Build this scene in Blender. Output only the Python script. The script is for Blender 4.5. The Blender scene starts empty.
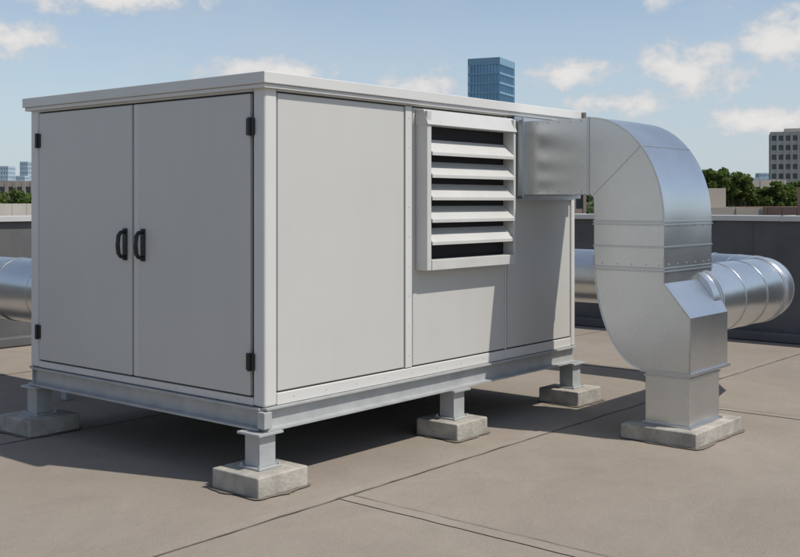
import bpy, bmesh, math, random
import numpy as np
from mathutils import Vector, Matrix
random.seed(7)
rng=np.random.default_rng(11)
S=bpy.context.scene
S.view_settings.view_transform='Standard'; S.view_settings.look='None'; S.view_settings.exposure=0
COL=S.collection

# ---------------------------------------------------------------- materials
def mat(name, base, rough=.6, metal=0., n_amt=.06, n_scale=6., base2=None, bump=0., bump_scale=60., spec=.5, stretch=None, rough_var=0.):
    m=bpy.data.materials.new(name); m.use_nodes=True
    nt=m.node_tree; N=nt.nodes; L=nt.links
    b=N['Principled BSDF']
    b.inputs['Roughness'].default_value=rough; b.inputs['Metallic'].default_value=metal
    b.inputs['Specular IOR Level'].default_value=spec
    tc=N.new('ShaderNodeTexCoord'); vec=tc.outputs['Object']
    if stretch:
        mp=N.new('ShaderNodeMapping'); mp.inputs['Scale'].default_value=stretch
        L.new(vec,mp.inputs['Vector']); vec=mp.outputs['Vector']
    nz=N.new('ShaderNodeTexNoise'); nz.inputs['Scale'].default_value=n_scale; nz.inputs['Detail'].default_value=4
    nz.inputs['Roughness'].default_value=.6
    L.new(vec,nz.inputs['Vector'])
    r=N.new('ShaderNodeMapRange'); r.inputs['From Min'].default_value=.3; r.inputs['From Max'].default_value=.7
    L.new(nz.outputs['Fac'],r.inputs['Value'])
    mx=N.new('ShaderNodeMix'); mx.data_type='RGBA'
    c1=[max(0,c*(1-n_amt)) for c in base]; c2=base2 if base2 else [min(1,c*(1+n_amt)) for c in base]
    mx.inputs[6].default_value=(*c1,1); mx.inputs[7].default_value=(*c2,1)
    L.new(r.outputs['Result'],mx.inputs[0])
    L.new(mx.outputs[2],b.inputs['Base Color'])
    if rough_var:
        rr=N.new('ShaderNodeMapRange'); rr.inputs['From Min'].default_value=.3; rr.inputs['From Max'].default_value=.7
        rr.inputs['To Min'].default_value=rough-rough_var; rr.inputs['To Max'].default_value=rough+rough_var
        L.new(nz.outputs['Fac'],rr.inputs['Value']); L.new(rr.outputs['Result'],b.inputs['Roughness'])
    if bump>0:
        n3=N.new('ShaderNodeTexNoise'); n3.inputs['Scale'].default_value=bump_scale; n3.inputs['Detail'].default_value=2
        L.new(tc.outputs['Object'],n3.inputs['Vector'])
        bp=N.new('ShaderNodeBump'); bp.inputs['Strength'].default_value=bump; bp.inputs['Distance'].default_value=.01
        L.new(n3.outputs['Fac'],bp.inputs['Height']); L.new(bp.outputs['Normal'],b.inputs['Normal'])
    return m

def paintmat():
    m=mat('cabinet_paint',(.53,.52,.49),.38,n_amt=.02,n_scale=.9,rough_var=.05)
    nt=m.node_tree;N=nt.nodes;L=nt.links;b=N['Principled BSDF']
    src=b.inputs['Base Color'].links[0].from_socket
    tc=N.new('ShaderNodeTexCoord'); mp=N.new('ShaderNodeMapping'); mp.inputs['Scale'].default_value=(5,5,.8)
    L.new(tc.outputs['Object'],mp.inputs[0]); nz=N.new('ShaderNodeTexNoise'); nz.inputs['Scale'].default_value=1; nz.inputs['Detail'].default_value=3
    L.new(mp.outputs[0],nz.inputs['Vector'])
    r=N.new('ShaderNodeMapRange'); r.inputs['From Min'].default_value=.45; r.inputs['From Max'].default_value=.8; r.inputs['To Max'].default_value=.09
    L.new(nz.outputs['Fac'],r.inputs['Value'])
    mx=N.new('ShaderNodeMix'); mx.data_type='RGBA'; mx.inputs[7].default_value=(.40,.38,.34,1)
    L.new(r.outputs['Result'],mx.inputs[0]); L.new(src,mx.inputs[6]); L.new(mx.outputs[2],b.inputs['Base Color'])
    n3=N.new('ShaderNodeTexNoise'); n3.inputs['Scale'].default_value=1.3; n3.inputs['Detail'].default_value=1
    L.new(tc.outputs['Object'],n3.inputs['Vector'])
    bp=N.new('ShaderNodeBump'); bp.inputs['Strength'].default_value=.12; bp.inputs['Distance'].default_value=.03
    L.new(n3.outputs['Fac'],bp.inputs['Height']); L.new(bp.outputs['Normal'],b.inputs['Normal'])
    return m
M_paint=paintmat()
M_trim=mat('cabinet_trim_paint',(.61,.60,.575),.38,n_amt=.03,n_scale=2)
M_louv=mat('louver_paint',(.54,.535,.51),.42,n_amt=.05,n_scale=4)
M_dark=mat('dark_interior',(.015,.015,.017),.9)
M_black=mat('black_plastic',(.010,.010,.011),.35)
M_gasket=mat('joint_rubber',(.05,.05,.05),.8)  # plain dark rubber tone for cabinet core and floor pan
M_lap=mat('membrane_lap',(.085,.085,.085),.8)
M_steel=mat('painted_steel_frame',(.42,.43,.425),.48,metal=.15,n_amt=.12,n_scale=6,bump=.04)
M_conc=mat('concrete_pad',(.37,.345,.30),.95,n_amt=.28,n_scale=7,bump=.5,bump_scale=45)
M_wallr=mat('parapet_membrane',(.095,.096,.098),.8,n_amt=.25,n_scale=1.5,bump=.2,bump_scale=8)
M_cope=mat('coping_metal',(.55,.54,.52),.4,metal=.15,n_amt=.06,n_scale=2)
M_brickb=mat('building_side',(.28,.22,.18),.9,n_amt=.2,n_scale=1)

def galv(name,base=(.62,.65,.67),rough=.27,metal=.95,scale=70,bump=.13):
    m=bpy.data.materials.new(name); m.use_nodes=True
    nt=m.node_tree; N=nt.nodes; L=nt.links; b=N['Principled BSDF']
    b.inputs['Metallic'].default_value=metal
    tc=N.new('ShaderNodeTexCoord')
    v=N.new('ShaderNodeTexVoronoi'); v.inputs['Scale'].default_value=scale; L.new(tc.outputs['Object'],v.inputs['Vector'])
    nz=N.new('ShaderNodeTexNoise'); nz.inputs['Scale'].default_value=1.3; nz.inputs['Detail'].default_value=3; L.new(tc.outputs['Object'],nz.inputs['Vector'])
    sp=N.new('ShaderNodeSeparateColor'); L.new(v.outputs['Color'],sp.inputs[0])
    add=N.new('ShaderNodeMath'); add.operation='MULTIPLY_ADD'; add.inputs[1].default_value=.13
    L.new(sp.outputs[0],add.inputs[0]); L.new(nz.outputs['Fac'],add.inputs[2])
    r=N.new('ShaderNodeMapRange'); r.inputs['From Min'].default_value=.35; r.inputs['From Max'].default_value=.85
    L.new(add.outputs[0],r.inputs['Value'])
    mx=N.new('ShaderNodeMix'); mx.data_type='RGBA'
    mx.inputs[6].default_value=(*[c*.9 for c in base],1); mx.inputs[7].default_value=(*[min(1,c*1.09) for c in base],1)
    L.new(r.outputs['Result'],mx.inputs[0]); L.new(mx.outputs[2],b.inputs['Base Color'])
    rr=N.new('ShaderNodeMapRange'); rr.inputs['To Min'].default_value=rough-.01; rr.inputs['To Max'].default_value=rough+.06
    L.new(r.outputs['Result'],rr.inputs['Value']); L.new(rr.outputs['Result'],b.inputs['Roughness'])
    n3=N.new('ShaderNodeTexNoise'); n3.inputs['Scale'].default_value=2.2; n3.inputs['Detail'].default_value=0; L.new(tc.outputs['Object'],n3.inputs['Vector'])
    bp=N.new('ShaderNodeBump'); bp.inputs['Strength'].default_value=bump; bp.inputs['Distance'].default_value=.05
    L.new(n3.outputs['Fac'],bp.inputs['Height']); L.new(bp.outputs['Normal'],b.inputs['Normal'])
    return m
M_galv=galv('galvanised_duct_sheet',base=(.63,.65,.66))
M_galvs=galv('galvanised_seam',base=(.54,.56,.575),rough=.32)
M_round=galv('galvanised_round_duct',base=(.67,.69,.70),rough=.27,bump=.06)

# ---------------------------------------------------------------- mesh helpers
def empty(name,loc=(0,0,0)):
    e=bpy.data.objects.new(name,None); e.location=loc; e.empty_display_size=.2; COL.objects.link(e); return e
def mkobj(name,verts,faces,m,parent=None,smooth=False,angle=35,bevel=0,segs=2):
    me=bpy.data.meshes.new(name); me.from_pydata([tuple(v) for v in verts],[],faces); me.update()
    bm=bmesh.new(); bm.from_mesh(me); bmesh.ops.recalc_face_normals(bm,faces=bm.faces); bm.to_mesh(me); bm.free()
    o=bpy.data.objects.new(name,me); COL.objects.link(o); me.materials.append(m)
    if parent: o.parent=parent
    if smooth:
        for p in me.polygons: p.use_smooth=True
        me.set_sharp_from_angle(angle=math.radians(angle))
    if bevel:
        b=o.modifiers.new('b','BEVEL'); b.width=bevel; b.segments=segs; b.limit_method='ANGLE'; b.angle_limit=math.radians(40)
        for p in me.polygons: p.use_smooth=True
        b.harden_normals=True
    return o
BF=[(0,3,2,1),(4,5,6,7),(0,1,5,4),(1,2,6,5),(2,3,7,6),(3,0,4,7)]
def bv(a,b):
    return [(a[0],a[1],a[2]),(b[0],a[1],a[2]),(b[0],b[1],a[2]),(a[0],b[1],a[2]),(a[0],a[1],b[2]),(b[0],a[1],b[2]),(b[0],b[1],b[2]),(a[0],b[1],b[2])]
def box(name,a,b,m,parent=None,bevel=.004,segs=2):
    a2=[min(p,q) for p,q in zip(a,b)]; b2=[max(p,q) for p,q in zip(a,b)]
    return mkobj(name,bv(a2,b2),BF,m,parent,bevel=bevel,segs=segs)
def boxes(name,lst,m,parent=None,bevel=0):
    V=[];F=[]
    for a,b in lst:
        k=len(V); a2=[min(p,q) for p,q in zip(a,b)]; b2=[max(p,q) for p,q in zip(a,b)]
        V+=bv(a2,b2); F+=[tuple(i+k for i in f) for f in BF]
    return mkobj(name,V,F,m,parent,bevel=bevel)
def discs(name,centres,axis,r,h,m,parent,n=10):
    V=[];F=[]
    ax=Vector(axis).normalized(); t=ax.orthogonal().normalized(); s=ax.cross(t)
    for c in centres:
        c=Vector(c); k=len(V)
        for i in range(n):
            a=2*math.pi*i/n; V.append(c+t*r*math.cos(a)+s*r*math.sin(a))
        for i in range(n):
            a=2*math.pi*i/n; V.append(c+ax*h+t*r*.8*math.cos(a)+s*r*.8*math.sin(a))
        F.append(tuple(range(k+n,k+2*n)))
        for i in range(n): F.append((k+i,k+(i+1)%n,k+n+(i+1)%n,k+n+i))
    return mkobj(name,V,F,m,parent,smooth=True)

# ---------------------------------------------------------------- cabinet
L_,W_=3.65,2.59; ZB,ZT=.486,2.44
unit=empty('rooftop_air_handling_unit')
box('body_core',(.02,.02,ZB+.01),(L_-.02,W_-.02,ZT-.002),M_gasket,unit,0)
pw=.105
for i,(x,y) in enumerate([(0,0),(L_-pw*.6,0),(0,W_-pw),(L_-pw*.6,W_-pw)]):
    w=pw if x==0 else pw*.6
    box(f'corner_post_{i+1}',(x,y,ZB),(x+w,y+pw,ZT),M_trim,unit,.016,4)
ptop,pbot=2.405,.565
def sideY(name,x0,x1,z0,z1,dy=.0,m=M_paint,bev=.006): return box(name,(x0,dy,z0),(x1,.06,z1),m,unit,bev,3)
sideY('side_bottom_rail',pw+.002,L_-pw*.6-.002,ZB,pbot-.004,.004,M_trim)
sideY('side_top_rail',pw+.002,L_-pw*.6-.002,ptop+.004,ZT,.004,M_trim)
def panel(name,x0,x1):
    sideY(name,x0+.006,x1-.006,pbot+.006,ptop-.006,.008)
panel('side_panel_1',pw+.004,1.335)
sideY('mullion_1',1.341,1.415,pbot,ptop,.003,M_trim)
panel('side_panel_2',1.421,2.585)
sideY('mullion_2',2.588,2.612,pbot,ptop,.012,M_trim,.003)
panel('side_panel_3',2.615,L_-pw*.6-.004)
box('far_panel',(L_-.06,pw+.005,ZB),(L_-.006,W_-pw-.005,ZT),M_paint,unit)
box('rear_panel',(pw+.005,W_-.06,ZB),(L_-pw,W_-.006,ZT),M_paint,unit)
def frontX(name,y0,y1,z0,z1,dx=0.,m=M_paint,bev=.006): return box(name,(dx,y0,z0),(.06,y1,z1),m,unit,bev,3)
frontX('door_bottom_rail',pw+.002,W_-pw-.002,ZB,.535,.004,M_trim)
frontX('door_top_rail',pw+.002,W_-pw-.002,2.405,ZT,.004,M_trim)
frontX('door_1',pw+.022,1.243,.547,2.393,-.006)
frontX('door_2',1.318,W_-pw-.022,.547,2.393,-.006)
frontX('door_centre_strip',1.253,1.308,.545,2.395,.006,M_trim,.004)
k=0
for y,zs in ((pw+.012,(2.19,.755)),(W_-pw-.012,(2.19,.755))):
    for z in zs:
        k+=1
        h=empty(f'hinge_{k}'); h.parent=unit
        box('leaf',(-.018,y-.034,z-.052),(.0,y+.034,z+.052),M_black,h,.005)
        V=[];F=[];n=12
        for j,zz in enumerate((z-.055,z+.055)):
            for i in range(n):
                a=2*math.pi*i/n; V.append((-.020+.012*math.cos(a),y+.012*math.sin(a),zz))
        F=[(i,(i+1)%n,n+(i+1)%n,n+i) for i in range(n)]+[tuple(range(n)),tuple(range(n,2*n))]
        mkobj('barrel',V,F,M_black,h,smooth=True)
for k,y in enumerate((1.185,1.385)):
    h=empty(f'door_handle_{k+1}'); h.parent=unit
    box('backplate',(-.016,y-.024,1.33),(-.0055,y+.024,1.55),M_black,h,.004)
    n=10
    pts=[(-.012,1.352),(-.045,1.357),(-.064,1.38),(-.070,1.44),(-.064,1.50),(-.045,1.523),(-.012,1.528)]
    V=[];F=[]
    for q,(px,pz) in enumerate(pts):
        p0=pts[max(0,q-1)]; p1=pts[min(len(pts)-1,q+1)]
        t=Vector((p1[0]-p0[0],0,p1[1]-p0[1])).normalized(); nn=Vector((0,1,0)).cross(t)
        for i in range(n):
            a=2*math.pi*i/n; V.append(Vector((px,y,pz))+Vector((0,1,0))*.019*math.cos(a)+nn*.013*math.sin(a))
    for q in range(len(pts)-1):
        for i in range(n): F.append((q*n+i,q*n+(i+1)%n,(q+1)*n+(i+1)%n,(q+1)*n+i))
    mkobj('grip',V,F,M_black,h,smooth=True,angle=60)
box('roof_cap',(-.045,-.045,ZT+.004),(L_+.03,W_+.045,2.515),M_trim,unit,.006,3)
box('roof_drip_edge',(-.03,-.03,ZT-.022),(L_+.015,W_+.03,ZT+.003),M_trim,unit,.003)
scr=[(1.378,.003,z) for z in np.linspace(.65,2.32,9)]+[(x,.004,.525) for x in np.linspace(.25,3.45,12)]
discs('panel_screws_side',scr,(0,-1,0),.0045,.002,M_steel,unit)
scr=[(0.004,y,.51) for y in np.linspace(.25,2.35,8)]
discs('panel_screws_front',scr,(-1,0,0),.0045,.002,M_steel,unit)

# louver
lv=empty('intake_louver'); lv.parent=unit
lx0,lx1,lz0,lz1=1.455,2.575,1.245,2.375; D=.10
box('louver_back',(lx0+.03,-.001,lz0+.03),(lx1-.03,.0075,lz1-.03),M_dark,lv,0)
box('louver_jamb_1',(lx0,-D,lz0),(lx0+.05,.007,lz1),M_louv,lv,.006)
box('louver_jamb_2',(lx1-.03,-D,lz0),(lx1,.007,lz1),M_louv,lv,.006)
box('louver_sill',(lx0+.051,-D-.004,lz0),(lx1-.031,.007,lz0+.075),M_louv,lv,.005)
hb=lz1-.10
mkobj('louver_hood',[(lx0-.004,.007,lz1+.010),(lx1+.004,.007,lz1+.010),(lx1+.004,-.07,lz1+.010),(lx0-.004,-.07,lz1+.010),
   (lx0-.004,.007,hb),(lx1+.004,.007,hb),(lx1+.004,-D-.012,hb),(lx0-.004,-D-.012,hb)],
   [(0,1,2,3),(4,7,6,5),(3,2,6,7),(0,3,7,4),(1,5,6,2),(0,4,5,1)],M_louv,lv,bevel=.005)
nb=5; zz0=lz0+.075; zz1=hb; pitch=(zz1-zz0)/(nb+1)
for i in range(nb):
    zb=zz0+pitch*(i+1)+.012-pitch*.28
    yo,yi=-D-.010,-.004; zo,zi=zb,zb+pitch*.60; t=.008; x0,x1=lx0+.05,lx1-.03
    prof=[(yo,zo-.022),(yo,zo),(yi,zi),(yi,zi-t),(yo+t,zo-.004),(yo+t,zo-.022)]
    V=[(x0,p[0],p[1]) for p in prof]+[(x1,p[0],p[1]) for p in prof]
    n=len(prof); F=[tuple(range(n)),tuple(range(n,2*n))]+[(j,(j+1)%n,n+(j+1)%n,n+j) for j in range(n)]
    mkobj(f'louver_blade_{i+1}',V,F,M_louv,lv)

# base frame
bf=empty('steel_base_frame'); bf.parent=unit
zt,zb=ZB-.002,.345
def chan_x(name,y,x0,x1,out):
    prof=[(0,zt),(out*.05,zt),(out*.05,zt-.012),(out*.008,zt-.014),(out*.008,zb+.014),(out*.062,zb+.012),(out*.062,zb),(0,zb)]
    V=[(x0,y+p[0],p[1]) for p in prof]+[(x1,y+p[0],p[1]) for p in prof]
    n=len(prof); return mkobj(name,V,[tuple(range(n)),tuple(range(n,2*n))]+[(j,(j+1)%n,n+(j+1)%n,n+j) for j in range(n)],M_steel,bf)
def chan_y(name,x,y0,y1,out):
    prof=[(0,zt-.003),(out*.05,zt-.003),(out*.05,zt-.015),(out*.008,zt-.017),(out*.008,zb+.017),(out*.062,zb+.015),(out*.062,zb+.003),(0,zb+.003)]
    V=[(x+p[0],y0,p[1]) for p in prof]+[(x+p[0],y1,p[1]) for p in prof]
    n=len(prof); return mkobj(name,V,[tuple(range(n)),tuple(range(n,2*n))]+[(j,(j+1)%n,n+(j+1)%n,n+j) for j in range(n)],M_steel,bf)
chan_x('side_channel',.03,.0,L_,-1)
chan_x('rear_channel',W_-.03,.0,L_,1)
chan_y('front_channel',.03,.032,W_-.032,-1)
chan_y('far_channel',L_-.03,.032,W_-.032,1)
box('cross_member_1',(1.85,.04,zb+.01),(1.95,W_-.04,zt-.01),M_steel,bf,0)
box('floor_pan',(.05,.05,zt-.03),(L_-.05,W_-.05,ZB+.005),M_gasket,bf,0)
def support(cx,cy,s,kid):
    g=empty(f'support_leg_{kid}'); g.parent=unit
    pz=.125
    box('concrete_pad',(cx-s/2,cy-s/2,0.002),(cx+s/2,cy+s/2,pz),M_conc,g,.010,3)
    box('base_plate',(cx-.095,cy-.095,pz+.001),(cx+.095,cy+.095,pz+.013),M_steel,g,.002)
    box('flange_a',(cx-.065,cy-.065,pz+.014),(cx+.065,cy-.053,.328),M_steel,g,.002)
    box('flange_b',(cx-.065,cy+.053,pz+.014),(cx+.065,cy+.065,.328),M_steel,g,.002)
    box('web',(cx-.0645,cy-.0528,pz+.014),(cx-.053,cy+.0528,.328),M_steel,g,.0)
    box('web_b',(cx+.053,cy-.0528,pz+.014),(cx+.0645,cy+.0528,.328),M_steel,g,.0)
    box('top_plate',(cx-.1,cy-.1,.3285),(cx+.1,cy+.1,.3435),M_steel,g,.002)
    discs('anchor_bolts',[(cx+i,cy+j,pz+.013) for i in(-.08,.08) for j in(-.08,.08)],(0,0,1),.010,.014,M_steel,g,6)
PADS=[(.01,.05,.41),(1.93,.04,.38),(3.63,.04,.39),(.04,2.53,.42),(1.93,2.55,.38),(3.6,2.55,.38)]
for i,(a,b,s) in enumerate(PADS): support(a,b,s,i+1)
box('corner_bracket',(-.035,-.035,zb+.02),(.0285,.0285,zt-.02),M_steel,bf,.003)

# ---------------------------------------------------------------- rectangular duct
duct=empty('rectangular_sheet_metal_duct')
X0,X1=2.72,3.55
ST=[]
ST.append(((0.003,1.79),(0.003,2.37),X0,X1)); ST.append(((.66,1.79),(.66,2.37),X0,X1))
for i in range(1,25):
    t=math.radians(90*i/24)
    ST.append(((.66+.05*math.sin(t),1.74+.05*math.cos(t)),(.66+.62*math.sin(t),1.60+.77*math.cos(t)),X0,X1))
ST.append(((.71,1.585),(1.28,1.585),X0,X1)); ST.append(((.71,1.36),(1.28,1.36),X0,X1))
def rr(u):
    P=[(0,1.28,1.33),(.30,1.28,1.14),(.55,1.48,.90),(1,1.48,.50)]
    for a,b in zip(P,P[1:]):
        if u<=b[0]+1e-9:
            f=(u-a[0])/(b[0]-a[0]); return (a[1]+f*(b[1]-a[1]),a[2]+f*(b[2]-a[2]))
for i in range(0,21):
    u=i/20; s=math.radians(90*u)
    p=rr(u); xx=X1-(.17*min(1,max(0,(u-.3)/.25)))
    ST.append(((.71+.42*(1-math.cos(s)),1.33-.83*math.sin(s)),p,X0,xx))
V=[];F=[]
for (a,b,x0,x1) in ST:
    V+=[(x0,-a[0],a[1]),(x1,-a[0],a[1]),(x1,-b[0],b[1]),(x0,-b[0],b[1])]
for k in range(len(ST)-1):
    for i in range(4): F.append((4*k+i,4*k+(i+1)%4,4*k+4+(i+1)%4,4*k+4+i))
F.append((0,1,2,3)); n=4*(len(ST)-1); F.append((n,n+1,n+2,n+3))
mkobj('duct_shell',V,F,M_galv,duct,smooth=True,angle=20)
def band(name,a,b,x0,x1,w,p,m=M_galvs):
    a=Vector((a[0],a[1]));b=Vector((b[0],b[1])); e=(b-a).normalized(); n=Vector((-e.y,e.x))
    V=[]
    for s in(-w/2,w/2):
        A=a-e*p+n*s; B=b+e*p+n*s
        V+=[(x0-p,-A.x,A.y),(x1+p,-A.x,A.y),(x1+p,-B.x,B.y),(x0-p,-B.x,B.y)]
    mkobj(name,V,[(0,1,2,3),(4,5,6,7)]+[(i,(i+1)%4,4+(i+1)%4,4+i) for i in range(4)],m,duct,bevel=.002)
band('wall_flange',(.012,1.79),(.012,2.37),X0,X1,.018,.045)
band('wall_collar_1',(.05,1.79),(.05,2.37),X0,X1,.05,.012)
band('wall_collar_2',(.088,1.79),(.088,2.37),X0,X1,.012,.032)
band('seam_1',(.66,1.79),(.66,2.37),X0,X1,.020,.008)
a,b,x0,x1=ST[1+12]; band('gore_seam',a,b,x0,x1,.008,.003)
for q,z in enumerate((1.585,1.40,1.245)):
    band(f'joint_{q}',(.71,z),(1.28,z),X0,X1,.014,.007)
    if q!=1: band(f'joint_low_{q}',(.71,z-.022),(1.28,z-.022),X0,X1,.009,.010)
def pathstrip(name,pts2,x,w=.010,p=.006):
    V=[];F=[]
    for q,(d,z) in enumerate(pts2):
        a=Vector(pts2[max(0,q-1)]); b=Vector(pts2[min(len(pts2)-1,q+1)]); t=(b-a).normalized(); nn=Vector((-t.y,t.x))
        if nn.dot(Vector((d-.7,z-1.4)))<0: nn=-nn
        c=Vector((d,z)); o=c+nn*p; i_=c-nn*w
        V+=[(x-p,-o.x,o.y),(x+w,-o.x,o.y),(x+w,-i_.x,i_.y),(x-p*.5,-i_.x,i_.y)]
    for k in range(len(pts2)-1):
        for i in range(4): F.append((4*k+i,4*k+(i+1)%4,4*k+4+(i+1)%4,4*k+4+i))
    F+=[(0,1,2,3),tuple(range(len(V)-4,len(V)))]
    mkobj(name,V,F,M_galvs,duct)
pathstrip('elbow_lock_seam',[s[1] for s in ST[1:27]],X0,.008,.004)
pathstrip('lower_lock_seam',[s[1] for s in ST[28:]],X0,.008,.004)
pathstrip('heel_lock_seam',[s[0] for s in ST[28:]],X0,.008,.004)
band('box_bottom_flange',(1.10,.498),(1.49,.498),X0,3.385,.020,.010)
box('riser',(2.735,-1.47,.112),(3.25,-1.125,.486),M_galv,duct,.004)
band('riser_mid',(1.125,.465),(1.47,.465),2.735,3.25,.014,.008)
boxes('riser_foot_flange',[((2.715,-1.49,.111),(3.27,-1.105,.125))],M_galvs,duct)
scr=[(X0,-d,z) for z in (1.56,1.27) for d in (.78,.9,1.02,1.14,1.24)]
scr+=[(X0,-.20-i*.1,zz) for i in range(5) for zz in (1.81,2.35)]
discs('duct_screws_face',[(x-.001,y,z) for x,y,z in scr],(-1,0,0),.005,.003,M_steel,duct,6)
discs('duct_screws_outer',[(x,-1.281,z) for z in (1.555,1.275) for x in (2.8,2.95,3.1,3.25,3.4,3.5)],(0,-1,0),.005,.003,M_steel,duct,6)
box('duct_concrete_pad',(2.61,-1.575,.002),(3.42,-.99,.11),M_conc,duct,.010,3)

# ---------------------------------------------------------------- round ducts
def round_duct(name,path,r,ringpos,mm=M_round):
    root=empty(name)
    P=[Vector(p) for p in path]; n=56; V=[];F=[]
    def frame(t):
        up=Vector((0,0,1)); s=t.cross(up).normalized(); return s,up
    for k,p in enumerate(P):
        t=((P[min(k+1,len(P)-1)]-p).normalized() if k<len(P)-1 else Vector())+((p-P[k-1]).normalized() if k>0 else Vector())
        t.normalize(); s,u=frame(t)
        for i in range(n):
            a=2*math.pi*i/n; V.append(p+s*r*math.cos(a)+u*r*math.sin(a))
    for k in range(len(P)-1):
        for i in range(n): F.append((k*n+i,k*n+(i+1)%n,(k+1)*n+(i+1)%n,(k+1)*n+i))
    F+=[tuple(range(n)),tuple(range(len(V)-n,len(V)))]
    mkobj('pipe_shell',V,F,mm,root,smooth=True,angle=12)
    V=[];F=[]
    for (p,t,w,pr) in ringpos:
        p=Vector(p);t=Vector(t).normalized(); s,u=frame(t); b=len(V)
        prof=[(-w/2,r-.004),(-w/2,r+pr*.6),(-w/4,r+pr),(w/4,r+pr),(w/2,r+pr*.6),(w/2,r-.004)]
        for (o,rad) in prof:
            for i in range(n):
                a=2*math.pi*i/n; V.append(p+t*o+s*rad*math.cos(a)+u*rad*math.sin(a))
        for k in range(5):
            for i in range(n): F.append((b+k*n+i,b+k*n+(i+1)%n,b+(k+1)*n+(i+1)%n,b+(k+1)*n+i))
    mkobj('rings',V,F,M_galvs,root,smooth=True,angle=40)
    return root
z=.95; path=[];rings=[]; yc=-1.135; xe=4.84; R=.64
path.append((3.30,yc,z)); path.append((xe,yc,z))
for i in range(1,5):
    a=math.radians(90*i/4); path.append((xe+R*math.sin(a),yc+R*(1-math.cos(a)),z))
    if i<4: rings.append(((xe+R*math.sin(a),yc+R*(1-math.cos(a)),z),(math.cos(a),math.sin(a),0),.010,.003))
path.append((xe+R,1.3,z))
for i in range(1,5):
    a=math.radians(90*i/4); path.append((xe+R-R*(1-math.cos(a)),1.3+R*math.sin(a),z))
path.append((3.64,1.3+R,z))
for x in (3.43,3.47): rings.append(((x,yc,z),(1,0,0),.014,.009))
for x in (3.92,4.38): rings.append(((x,yc,z),(1,0,0),.010,.004))
for x in (4.80,4.84): rings.append(((x,yc,z),(1,0,0),.014,.007))
for y in (0,.6,1.2): rings.append(((xe+R,y,z),(0,1,0),.008,.003))
rings.append(((xe+R,yc+R+.02,z),(0,1,0),.016,.010))
round_duct('round_sheet_metal_duct',path,.28,rings)
rings=[((1.12,y,.89),(0,1,0),.009,.003) for y in np.arange(2.8,7,.62)]+[((1.12,4.62,.89),(0,1,0),.026,.010)]
r2=round_duct('round_sheet_metal_duct.001',[(1.12,2.56,.89),(1.12,7.05,.89)],.30,rings)
boxes('duct_saddle',[((.80,5.6,.50),(1.44,5.72,.60)),((.84,5.62,.003),(.90,5.7,.50)),((1.34,5.62,.003),(1.40,5.7,.50)),
   ((.80,3.4,.50),(1.44,3.52,.60)),((.84,3.42,.003),(.90,3.5,.50)),((1.34,3.42,.003),(1.40,3.5,.50))],M_steel,r2)

# ---------------------------------------------------------------- roof deck
def deck_mat(name='roof_membrane',k=1.0):
    m=bpy.data.materials.new(name); m.use_nodes=True
    nt=m.node_tree;N=nt.nodes;L=nt.links;b=N['Principled BSDF']; b.inputs['Roughness'].default_value=.9
    b.inputs['Specular IOR Level'].default_value=.25
    tc=N.new('ShaderNodeTexCoord')
    def noise(sc,det=5,ro=.6,dist=0):
        n=N.new('ShaderNodeTexNoise'); n.inputs['Scale'].default_value=sc; n.inputs['Detail'].default_value=det; n.inputs['Roughness'].default_value=ro
        n.inputs['Distortion'].default_value=dist
        L.new(tc.outputs['Object'],n.inputs['Vector']); return n
    def mixc(fac,a,bb):
        x=N.new('ShaderNodeMix'); x.data_type='RGBA'
        if isinstance(a,tuple): x.inputs[6].default_value=(*a,1)
        else: L.new(a,x.inputs[6])
        if isinstance(bb,tuple): x.inputs[7].default_value=(*bb,1)
        else: L.new(bb,x.inputs[7])
        L.new(fac,x.inputs[0]); return x.outputs[2]
    def rng_(o,a,b2,c=0,d=1):
        r=N.new('ShaderNodeMapRange'); r.inputs['From Min'].default_value=a; r.inputs['From Max'].default_value=b2
        r.inputs['To Min'].default_value=c; r.inputs['To Max'].default_value=d; L.new(o,r.inputs['Value']); return r.outputs['Result']
    big=noise(.6,5,.62,.4); mid=noise(2.6,7,.72); fine=noise(110,2,.65); pud=noise(.42,3,.5,.6)
    sc=lambda t: tuple(q*k for q in t)
    c=mixc(rng_(big.outputs['Fac'],.34,.68),sc((.248,.211,.172)),sc((.300,.258,.212)))
    c=mixc(rng_(mid.outputs['Fac'],.45,.78,0,.42),c,sc((.19,.16,.13)))
    d=N.new('ShaderNodeMath'); d.operation='SUBTRACT'; d.inputs[1].default_value=.53; L.new(pud.outputs['Fac'],d.inputs[0])
    ab=N.new('ShaderNodeMath'); ab.operation='ABSOLUTE'; L.new(d.outputs[0],ab.inputs[0])
    c=mixc(rng_(ab.outputs[0],.0,.014,.07,0),c,sc((.38,.33,.275)))
    c=mixc(rng_(d.outputs[0],.0,.02,0,.14),c,sc((.20,.17,.14)))
    c=mixc(rng_(fine.outputs['Fac'],.38,.75,0,.40),c,sc((.39,.34,.29)))
    f2=noise(38,3,.7)
    c=mixc(rng_(f2.outputs['Fac'],.58,.74,0,.25),c,sc((.14,.12,.10)))
    L.new(c,b.inputs['Base Color'])
    bp=N.new('ShaderNodeBump'); bp.inputs['Strength'].default_value=.6; bp.inputs['Distance'].default_value=.006
    L.new(fine.outputs['Fac'],bp.inputs['Height'])
    bp2=N.new('ShaderNodeBump'); bp2.inputs['Strength'].default_value=.28; bp2.inputs['Distance'].default_value=.06
    L.new(mid.outputs['Fac'],bp2.inputs['Height']); L.new(bp.outputs['Normal'],bp2.inputs['Normal']); L.new(bp2.outputs['Normal'],b.inputs['Normal'])
    return m
M_deck=deck_mat()
mkobj('roof_deck',[(-16,-16,0),(8.7,-16,0),(8.7,7,0),(-16,7,0)],[(0,1,2,3)],M_deck)
M_halo=deck_mat('pad_dark_halo',.66)  # darker deck tone around pads: damp halo plus contact shade put into colour
V=[];F=[]
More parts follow.
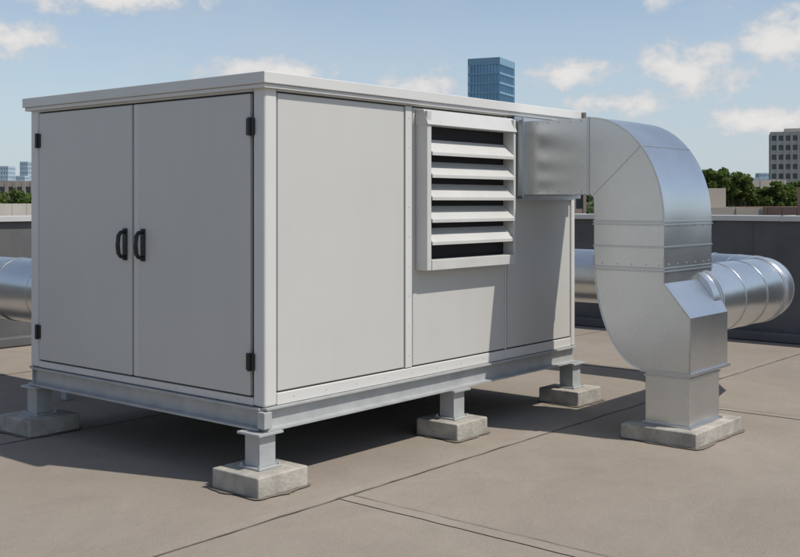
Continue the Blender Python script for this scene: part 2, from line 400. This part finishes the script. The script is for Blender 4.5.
for (cx,cy,hx,hy) in [(a,b,s/2,s/2) for a,b,s in PADS]+[(3.015,-1.283,.405,.293)]:
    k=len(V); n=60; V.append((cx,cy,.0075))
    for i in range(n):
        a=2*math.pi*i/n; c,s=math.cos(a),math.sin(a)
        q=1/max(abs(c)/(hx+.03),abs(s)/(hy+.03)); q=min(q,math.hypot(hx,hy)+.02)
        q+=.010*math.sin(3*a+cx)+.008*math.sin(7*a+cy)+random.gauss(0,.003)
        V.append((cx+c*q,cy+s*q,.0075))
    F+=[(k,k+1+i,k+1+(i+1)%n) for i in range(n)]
mkobj('pad_dark_halos',V,F,M_halo)
M_seam=mat('seam_sealant',(.155,.132,.108),.85,n_amt=.4,n_scale=12)
M_lapd=deck_mat('membrane_lap_strip',1.04)
def seam(pts,w=.008,z=.008,var=1.0):
    V=[]
    for i,p in enumerate(pts):
        q=Vector(pts[min(i+1,len(pts)-1)])-Vector(pts[max(i-1,0)]); q.normalize(); nn=Vector((-q.y,q.x))
        ww=w*(1-var*.5+var*random.random())
        V+=[(p[0]+nn.x*ww/2,p[1]+nn.y*ww/2,z),(p[0]-nn.x*ww/2,p[1]-nn.y*ww/2,z)]
    return V,[(2*i,2*i+1,2*i+3,2*i+2) for i in range(len(pts)-1)]
V=[];F=[];V2=[];F2=[]
def addseam(p0,p1):
    n=max(6,int((Vector(p1)-Vector(p0)).length/.12))
    pts=[(p0[0]+(p1[0]-p0[0])*i/n+random.gauss(0,.003),p0[1]+(p1[1]-p0[1])*i/n+random.gauss(0,.003)) for i in range(n+1)]
    v,f=seam(pts,.007); k=len(V); V.extend(v); F.extend([tuple(a+k for a in g) for g in f])
    dx,dy=p1[0]-p0[0],p1[1]-p0[1]; l=math.hypot(dx,dy); ox,oy=-dy/l*.05,dx/l*.05
    v,f=seam([(a+ox,b+oy) for a,b in pts],.10,.0025 if abs(dx)>abs(dy) else .0045,.06); k=len(V2); V2.extend(v); F2.extend([tuple(a+k for a in g) for g in f])
for y in (-.5,-3.3,-6.1,2.3,5.1): addseam((-15,y),(8.3,y))
for x,y0,y1 in ((.22,-3.3,-.5),(-3.4,-.5,2.3),(5.6,-.5,2.3),(4.2,-3.3,-.5),(-1.6,-6.1,-3.3),(2.2,2.3,5.1),(-2.0,2.3,5.1),(6.0,-6.1,-3.3)): addseam((x,y0+.01),(x,y1-.01))
mkobj('roof_membrane_seams',V,F,M_seam); mkobj('roof_membrane_lap_strips',V2,F2,M_lapd)
PH=1.56
par=empty('parapet_wall')
box('wall',(8.7,-16,-.05),(9.0,7.3,PH-.07),M_wallr,par,0)
box('coping',(8.64,-16,PH-.068),(9.06,6.93,PH),M_cope,par,.006)
boxes('base_flashing',[((8.56,-16,.003),(8.698,6.9,.12))],M_wallr,par,.02)
par2=empty('parapet_wall.001')
box('wall',(-16,7.0,-.05),(8.698,7.3,PH-.07),M_wallr,par2,0)
box('coping',(-16,6.94,PH-.066),(9.06,7.36,PH+.002),M_cope,par2,.006)
boxes('base_flashing',[((-16,6.86,.003),(8.5,6.998,.12))],M_wallr,par2,.02)
boxes('coping_joints',[((x,6.935,PH-.068),(x+.03,7.365,PH+.006)) for x in np.arange(-15,9,3)],M_cope,par2)
boxes('coping_joints',[((8.635,y,PH-.07),(9.065,y+.03,PH+.004)) for y in np.arange(-15,7,3)],M_cope,par)
boxes('membrane_laps',[((8.695,y,.12),(8.6985,y+.012,PH-.07)) for y in np.arange(-15,7,1.1)],M_lap,par)
box('roof_building_body',(-16,-16,-8),(9.0,7.3,-.055),M_brickb,None,0)

# ---------------------------------------------------------------- town beyond (site survey frame)
def sv(X,Y):
    X+=.82; Y-=6.4
    return (.641*X+.768*Y, -.769*X+.639*Y)
GZ=-8
M_town=mat('town_ground',(.06,.085,.035),1,n_amt=.4,n_scale=.02,base2=(.13,.12,.10))
mkobj('ground',[(-6000,-6000,GZ),(6000,-6000,GZ),(6000,6000,GZ),(-6000,6000,GZ)],[(0,1,2,3)],M_town)

def building(name,X,Y,w,d,top,ang,storeys,bays_w,bays_d,mw,mg,ww=.6,wh=.55,roofbox=True,cap=.6):
    root=empty(name); cx,cy=sv(X,Y)
    root.location=(cx,cy,GZ); root.rotation_euler=(0,0,math.radians(ang))
    H=top-GZ
    box('core',(-w/2+.3,-d/2+.3,0),(w/2-.3,d/2-.3,H-.3),mg,root,0)
    sh=(H-cap)/storeys; Ls=[]
    sp=sh*(1-wh)
    for s in range(storeys+1):
        z0=s*sh-sp/2; z1=s*sh+sp/2
        if s==0: z0=0
        if s==storeys: z1=H
        Ls+= [((-w/2,-d/2,z0),(w/2,-d/2+.29,z1)),((-w/2,d/2-.29,z0),(w/2,d/2,z1)),((-w/2,-d/2+.291,z0),(-w/2+.29,d/2-.291,z1)),((w/2-.29,-d/2+.291,z0),(w/2,d/2-.291,z1))]
    boxes('spandrels',Ls,mw,root); Ls=[]
    bw=w/bays_w; pwid=bw*(1-ww)
    for i in range(bays_w+1):
        x=-w/2+i*bw; a,b=max(-w/2,x-pwid/2),min(w/2,x+pwid/2)
        Ls+=[((a,-d/2-.06,0),(b,-d/2+.25,H-.02)),((a,d/2-.25,0),(b,d/2+.06,H-.02))]
    bw=d/bays_d; pwid=bw*(1-ww)
    for i in range(bays_d+1):
        y=-d/2+i*bw; a,b=max(-d/2,y-pwid/2),min(d/2,y+pwid/2)
        Ls+=[((-w/2-.06,a,0),(-w/2+.25,b,H-.03)),((w/2-.25,a,0),(w/2+.06,b,H-.03))]
    boxes('piers',Ls,mw,root)
    box('roof_slab',(-w/2+.02,-d/2+.02,H-.5),(w/2-.02,d/2-.02,H-.25),mw,root,0)
    if roofbox: boxes('plant_room',[((-w*.2,-d*.2,H-.2),(w*.15,d*.2,H+1.6))],mw,root)
    return root
def simple(base,r=.8,**k): return mat('facade_%d'%random.randint(0,99999),base,r,n_amt=.08,n_scale=.2,**k)
M_gl=mat('blue_glass',(.20,.38,.53),.25,metal=.25,n_amt=.2,n_scale=.1)
M_mull=mat('tower_mullion',(.24,.40,.52),.4,metal=.1,n_amt=.05)
M_wing=mat('window_glass_dark',(.07,.08,.09),.2,n_amt=.4,n_scale=.4)
building('glass_office_tower',34.2,400,17,12.5,55,15,17,14,10,M_mull,M_gl,ww=.86,wh=.80,roofbox=False,cap=2.2)
building('concrete_office_building',148,400,22,17,27.6,22,10,9,7,simple((.42,.385,.34)),M_wing,ww=.66,wh=.55)
building('low_brick_building',34.5,85,14,9,1.35,48,2,6,4,simple((.30,.19,.14)),M_wing)
building('low_beige_building',26,92,10,8,1.3,38,2,5,4,simple((.42,.37,.31)),M_wing)
building('warehouse_building',-33,80,18,10,1.6,40,2,6,4,simple((.46,.42,.37)),M_wing,roofbox=False)
building('beige_apartment_building',70,210,9,9,6.0,40,4,4,4,simple((.5,.44,.37)),M_wing,roofbox=False)
building('brick_office_building',20.2,131,4.2,4.5,12.6,40,5,3,3,simple((.32,.24,.19)),M_wing,roofbox=False)
building('tan_office_building',-92,260,9,9,6.8,30,4,4,4,simple((.45,.38,.31)),M_wing,roofbox=False)
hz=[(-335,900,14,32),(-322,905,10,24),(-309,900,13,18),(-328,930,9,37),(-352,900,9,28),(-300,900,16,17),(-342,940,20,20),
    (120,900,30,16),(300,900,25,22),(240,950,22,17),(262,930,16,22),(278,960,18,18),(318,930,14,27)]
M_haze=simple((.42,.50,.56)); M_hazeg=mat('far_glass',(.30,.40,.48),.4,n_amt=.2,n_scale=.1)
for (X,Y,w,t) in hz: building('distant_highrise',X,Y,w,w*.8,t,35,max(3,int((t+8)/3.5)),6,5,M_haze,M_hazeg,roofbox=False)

# ---------------------------------------------------------------- trees
def leafmat(name,c1,c2):
    m=bpy.data.materials.new(name); m.use_nodes=True; nt=m.node_tree;N=nt.nodes;L=nt.links;b=N['Principled BSDF']
    b.inputs['Roughness'].default_value=.7; b.inputs['Specular IOR Level'].default_value=.2
    g=N.new('ShaderNodeNewGeometry'); tc=N.new('ShaderNodeTexCoord')
    nz=N.new('ShaderNodeTexNoise'); nz.inputs['Scale'].default_value=.6; nz.inputs['Detail'].default_value=1; L.new(tc.outputs['Object'],nz.inputs['Vector'])
    ad=N.new('ShaderNodeMath'); ad.operation='MULTIPLY_ADD'; ad.inputs[1].default_value=.6
    L.new(g.outputs['Random Per Island'],ad.inputs[0]); 
    sb=N.new('ShaderNodeMath'); sb.operation='SUBTRACT'; sb.inputs[1].default_value=.3; L.new(nz.outputs['Fac'],sb.inputs[0]); L.new(sb.outputs[0],ad.inputs[2])
    mx=N.new('ShaderNodeMix'); mx.data_type='RGBA'; mx.inputs[6].default_value=(*c1,1); mx.inputs[7].default_value=(*c2,1)
    L.new(ad.outputs[0],mx.inputs[0]); L.new(mx.outputs[2],b.inputs['Base Color'])
    tr=N.new('ShaderNodeBsdfTranslucent'); L.new(mx.outputs[2],tr.inputs['Color'])
    ms=N.new('ShaderNodeMixShader'); ms.inputs[0].default_value=.4
    L.new(b.outputs[0],ms.inputs[1]); L.new(tr.outputs[0],ms.inputs[2]); L.new(ms.outputs[0],N['Material Output'].inputs['Surface'])
    return m
M_leaf=leafmat('foliage',(.06,.10,.022),(.19,.26,.07))
M_leaff=leafmat('foliage_distant',(.08,.12,.06),(.17,.22,.11))
M_bark=mat('bark',(.09,.07,.05),.95,n_amt=.3,n_scale=5)
def leaves(centres,radii,per,size):
    V=[];
    for c,r in zip(centres,radii):
        k=per
        d=rng.normal(size=(k,3)); d/=np.linalg.norm(d,axis=1)[:,None]
        rad=(rng.random(k)**.45)[:,None]*r
        p=np.array(c)+d*rad*np.array([1,1,.8])
        t=rng.normal(size=(k,3)); t/=np.linalg.norm(t,axis=1)[:,None]
        s=np.cross(t,rng.normal(size=(k,3))); s/=np.linalg.norm(s,axis=1)[:,None]
        sz=(size*(.6+.8*rng.random(k)))[:,None]
        quad=np.stack([p-t*sz-s*sz*.6,p+t*sz*.2-s*sz*.8,p+t*sz+s*sz*.5,p-t*sz*.3+s*sz*.8],1)
        V.append(quad.reshape(-1,3))
    V=np.concatenate(V); n=len(V)//4
    return V,[(4*i,4*i+1,4*i+2,4*i+3) for i in range(n)]
def rawmesh(name,V,F,m,parent):
    me=bpy.data.meshes.new(name); me.from_pydata([tuple(v) for v in V],[],F); me.materials.append(m)
    o=bpy.data.objects.new(name,me); COL.objects.link(o); o.parent=parent; return o
def tree(X,Y,top,cr):
    H=top-GZ; root=empty('broadleaf_tree'); cx,cy=sv(X,Y); root.location=(cx,cy,GZ)
    V=[];F=[]
    def limb(p,q,r0,r1,n=7):
        p=Vector(p);q=Vector(q);t=(q-p).normalized();s=t.orthogonal().normalized();u=t.cross(s);k=len(V)
        for c,r in((p,r0),((p+q)/2+Vector((random.gauss(0,.1),random.gauss(0,.1),0)),(r0+r1)/2),(q,r1)):
            for i in range(n): a=2*math.pi*i/n; V.append(c+s*r*math.cos(a)+u*r*math.sin(a))
        for j in range(2):
            for i in range(n): F.append((k+j*n+i,k+j*n+(i+1)%n,k+(j+1)*n+(i+1)%n,k+(j+1)*n+i))
    zf=H*.42; limb((0,0,0),(0,0,zf),.28,.2); C=[];Rr=[]
    zc=H-cr*1.05
    for i in range(26):
        th=random.random()*6.28; ph=math.acos(random.uniform(-.6,1)); rad=cr*random.uniform(.35,.8)
        c=(rad*math.sin(ph)*math.cos(th),rad*math.sin(ph)*math.sin(th),zc+rad*math.cos(ph)*1.15)
        C.append(c); Rr.append(cr*random.uniform(.2,.38))
        if i<12: limb((0,0,zf*random.uniform(.8,1)),c,.11,.03,5)
    limb((0,0,zf),(0,0,H-cr*.5),.2,.05)
    mkobj('trunk_and_limbs',V,F,M_bark,root,smooth=True)
    v,f=leaves(C,Rr,170,.15); rawmesh('crown',v,f,M_leaf,root)
for (X,Y,t,c) in [(29.6,100,5.0,1.8),(31.5,101,5.2,2.2),(32.9,103,4.0,1.5),(27.9,104,4.4,1.6),(30.8,106,4.9,1.8),
                  (36.3,104,3.8,1.7),(38.0,105,3.9,1.7),(40.0,106,4.2,1.7),(42.3,106,4.0,1.9),(44.5,107,4.4,1.9),(34.7,106,2.6,1.4),
                  (-38.2,112,3.8,2.3),(-41.5,113,3.3,2.2),(-44.5,112,4.3,2.4),(-36,118,3.2,2.0)]:
    tree(X,Y,t,c)
def mass(name,Y,x0,x1,ztop,jit,n,per,size,rad):
    C=[];Rr=[]
    for i in range(n):
        X=random.uniform(x0,x1); yy=Y+random.uniform(-15,15); cx,cy=sv(X,yy)
        h=ztop+jit*(math.sin(X*.05)+math.sin(X*.13+1)*.6)+random.gauss(0,jit*.5)
        for q in (0,1,2): 
            C.append((cx+random.gauss(0,1),cy+random.gauss(0,1),h-rad-q*rad*1.3)); Rr.append(rad*random.uniform(.8,1.3))
    v,f=leaves(C,Rr,per,size); e=empty(name); rawmesh('canopy',v,f,M_leaff,e)
mass('distant_trees',300,-260,260,4.8,.9,330,16,1.0,2.4)
mass('distant_trees_b',170,30,110,3.0,.6,140,26,.5,1.7)
bpy.data.objects['distant_trees_b'].name='distant_trees.001'

# ---------------------------------------------------------------- sky + sun
hor=(.34,-1.0); hl=math.hypot(*hor); el=math.radians(56)
sdir=Vector((hor[0]/hl*math.cos(el),hor[1]/hl*math.cos(el),math.sin(el)))
sun=bpy.data.lights.new('sun','SUN'); sun.energy=3.8; sun.angle=math.radians(.53); sun.color=(1,.95,.87)
so=bpy.data.objects.new('sun',sun); COL.objects.link(so); so.rotation_euler=sdir.to_track_quat('Z','Y').to_euler(); so.location=(0,0,20)
w=bpy.data.worlds.new('World'); S.world=w; w.use_nodes=True
nt=w.node_tree;N=nt.nodes;L=nt.links; bg=N['Background']; bg.inputs['Strength'].default_value=.12
sky=N.new('ShaderNodeTexSky'); sky.sky_type='NISHITA'; sky.sun_disc=False; sky.sun_elevation=el
sky.sun_rotation=math.atan2(sdir.x,sdir.y); sky.air_density=1.0; sky.dust_density=.5; sky.ozone_density=1.8; sky.altitude=50
tc=N.new('ShaderNodeTexCoord'); sp=N.new('ShaderNodeSeparateXYZ'); L.new(tc.outputs['Generated'],sp.inputs[0])
def M(op,a,b=None,c=None):
    n=N.new('ShaderNodeMath'); n.operation=op
    for i,v in enumerate((a,b,c)):
        if v is None: continue
        if isinstance(v,(int,float)): n.inputs[i].default_value=v
        else: L.new(v,n.inputs[i])
    return n.outputs[0]
hs=N.new('ShaderNodeHueSaturation'); hs.inputs['Saturation'].default_value=.84; L.new(sky.outputs[0],hs.inputs['Color'])
hz_=N.new('ShaderNodeMapRange'); hz_.inputs['From Min'].default_value=.0; hz_.inputs['From Max'].default_value=.19; hz_.inputs['To Min'].default_value=.82; hz_.inputs['To Max'].default_value=.05
L.new(sp.outputs[2],hz_.inputs['Value'])
hm=N.new('ShaderNodeMix'); hm.data_type='RGBA'; hm.inputs[7].default_value=(3.9,4.75,5.6,1)
L.new(hz_.outputs[0],hm.inputs[0]); L.new(hs.outputs[0],hm.inputs[6])
az=M('ARCTAN2',sp.outputs[1],sp.outputs[0]); elv=M('ARCSINE',sp.outputs[2])
clouds=[(60.0,8.2,3.0,1.3,1.15),(54.5,10.6,5.6,1.2,1.2),(46.5,6.8,4.6,1.1,1.15),(38.3,6.1,3.0,1.3,1.15),(30.7,6.7,2.8,1.0,1),(24.5,6.8,4.2,2.0,1.2),
 (26.0,10.8,2.0,1.0,1.15),(19.3,8.2,3.8,1.9,1.2),(20.5,4.1,4.8,1.0,1.1),(28.3,5.2,4.2,.7,.9),(5,9,6,2,1.1),(80,10,7,2.2,1.1)]
rad=math.radians; acc=None
for (a0,e0,wa,we,st) in clouds:
    u=M('MULTIPLY_ADD',az,1/rad(wa),-a0/wa); v=M('MULTIPLY_ADD',elv,1/rad(we),-e0/we)
    d=M('SQRT',M('MULTIPLY_ADD',u,u,M('MULTIPLY',v,v)))
    e=M('MULTIPLY_ADD',d,-st,st)
    acc=M('MAXIMUM',e,-1.0) if acc is None else M('MAXIMUM',acc,e)
mp=N.new('ShaderNodeMapping'); mp.inputs['Scale'].default_value=(1,1,1.5); L.new(tc.outputs['Generated'],mp.inputs[0])
n1=N.new('ShaderNodeTexNoise'); n1.inputs['Scale'].default_value=30; n1.inputs['Detail'].default_value=6; n1.inputs['Roughness'].default_value=.6; L.new(mp.outputs[0],n1.inputs['Vector'])
val=M('ADD',acc,M('MULTIPLY',M('SUBTRACT',n1.outputs['Fac'],.46),2.8))
r=N.new('ShaderNodeMapRange'); r.interpolation_type='SMOOTHSTEP'; r.inputs['From Min'].default_value=.05; r.inputs['From Max'].default_value=.9; r.inputs['To Max'].default_value=.93
L.new(val,r.inputs['Value'])
n2=N.new('ShaderNodeTexNoise'); n2.inputs['Scale'].default_value=7; n2.inputs['Detail'].default_value=5; L.new(mp.outputs[0],n2.inputs['Vector'])
r2_=N.new('ShaderNodeMapRange'); r2_.inputs['From Min'].default_value=.45; r2_.inputs['From Max'].default_value=.8; r2_.inputs['To Max'].default_value=.35; L.new(n2.outputs['Fac'],r2_.inputs['Value'])
fac=M('MAXIMUM',r.outputs['Result'],r2_.outputs['Result'])
cc=N.new('ShaderNodeMix'); cc.data_type='RGBA'; cc.inputs[6].default_value=(4.7,4.9,5.2,1); cc.inputs[7].default_value=(6.7,6.5,6.3,1)
rc=N.new('ShaderNodeMapRange'); rc.inputs['From Min'].default_value=.3; rc.inputs['From Max'].default_value=1.2; L.new(val,rc.inputs['Value']); L.new(rc.outputs[0],cc.inputs[0])
cm=N.new('ShaderNodeMix'); cm.data_type='RGBA'; L.new(cc.outputs[2],cm.inputs[7])
L.new(fac,cm.inputs[0]); L.new(hm.outputs[2],cm.inputs[6]); L.new(cm.outputs[2],bg.inputs['Color'])

# ---------------------------------------------------------------- camera
cam=bpy.data.cameras.new('cam'); co=bpy.data.objects.new('camera',cam); COL.objects.link(co); S.camera=co
co.location=(-4.39,-4.72,1.73); co.rotation_euler=(math.radians(90),0,math.radians(39.8-90))
cam.sensor_width=36; cam.lens=36*1060/800; cam.shift_y=-(278.5-202)/800; cam.clip_start=.1; cam.clip_end=12000
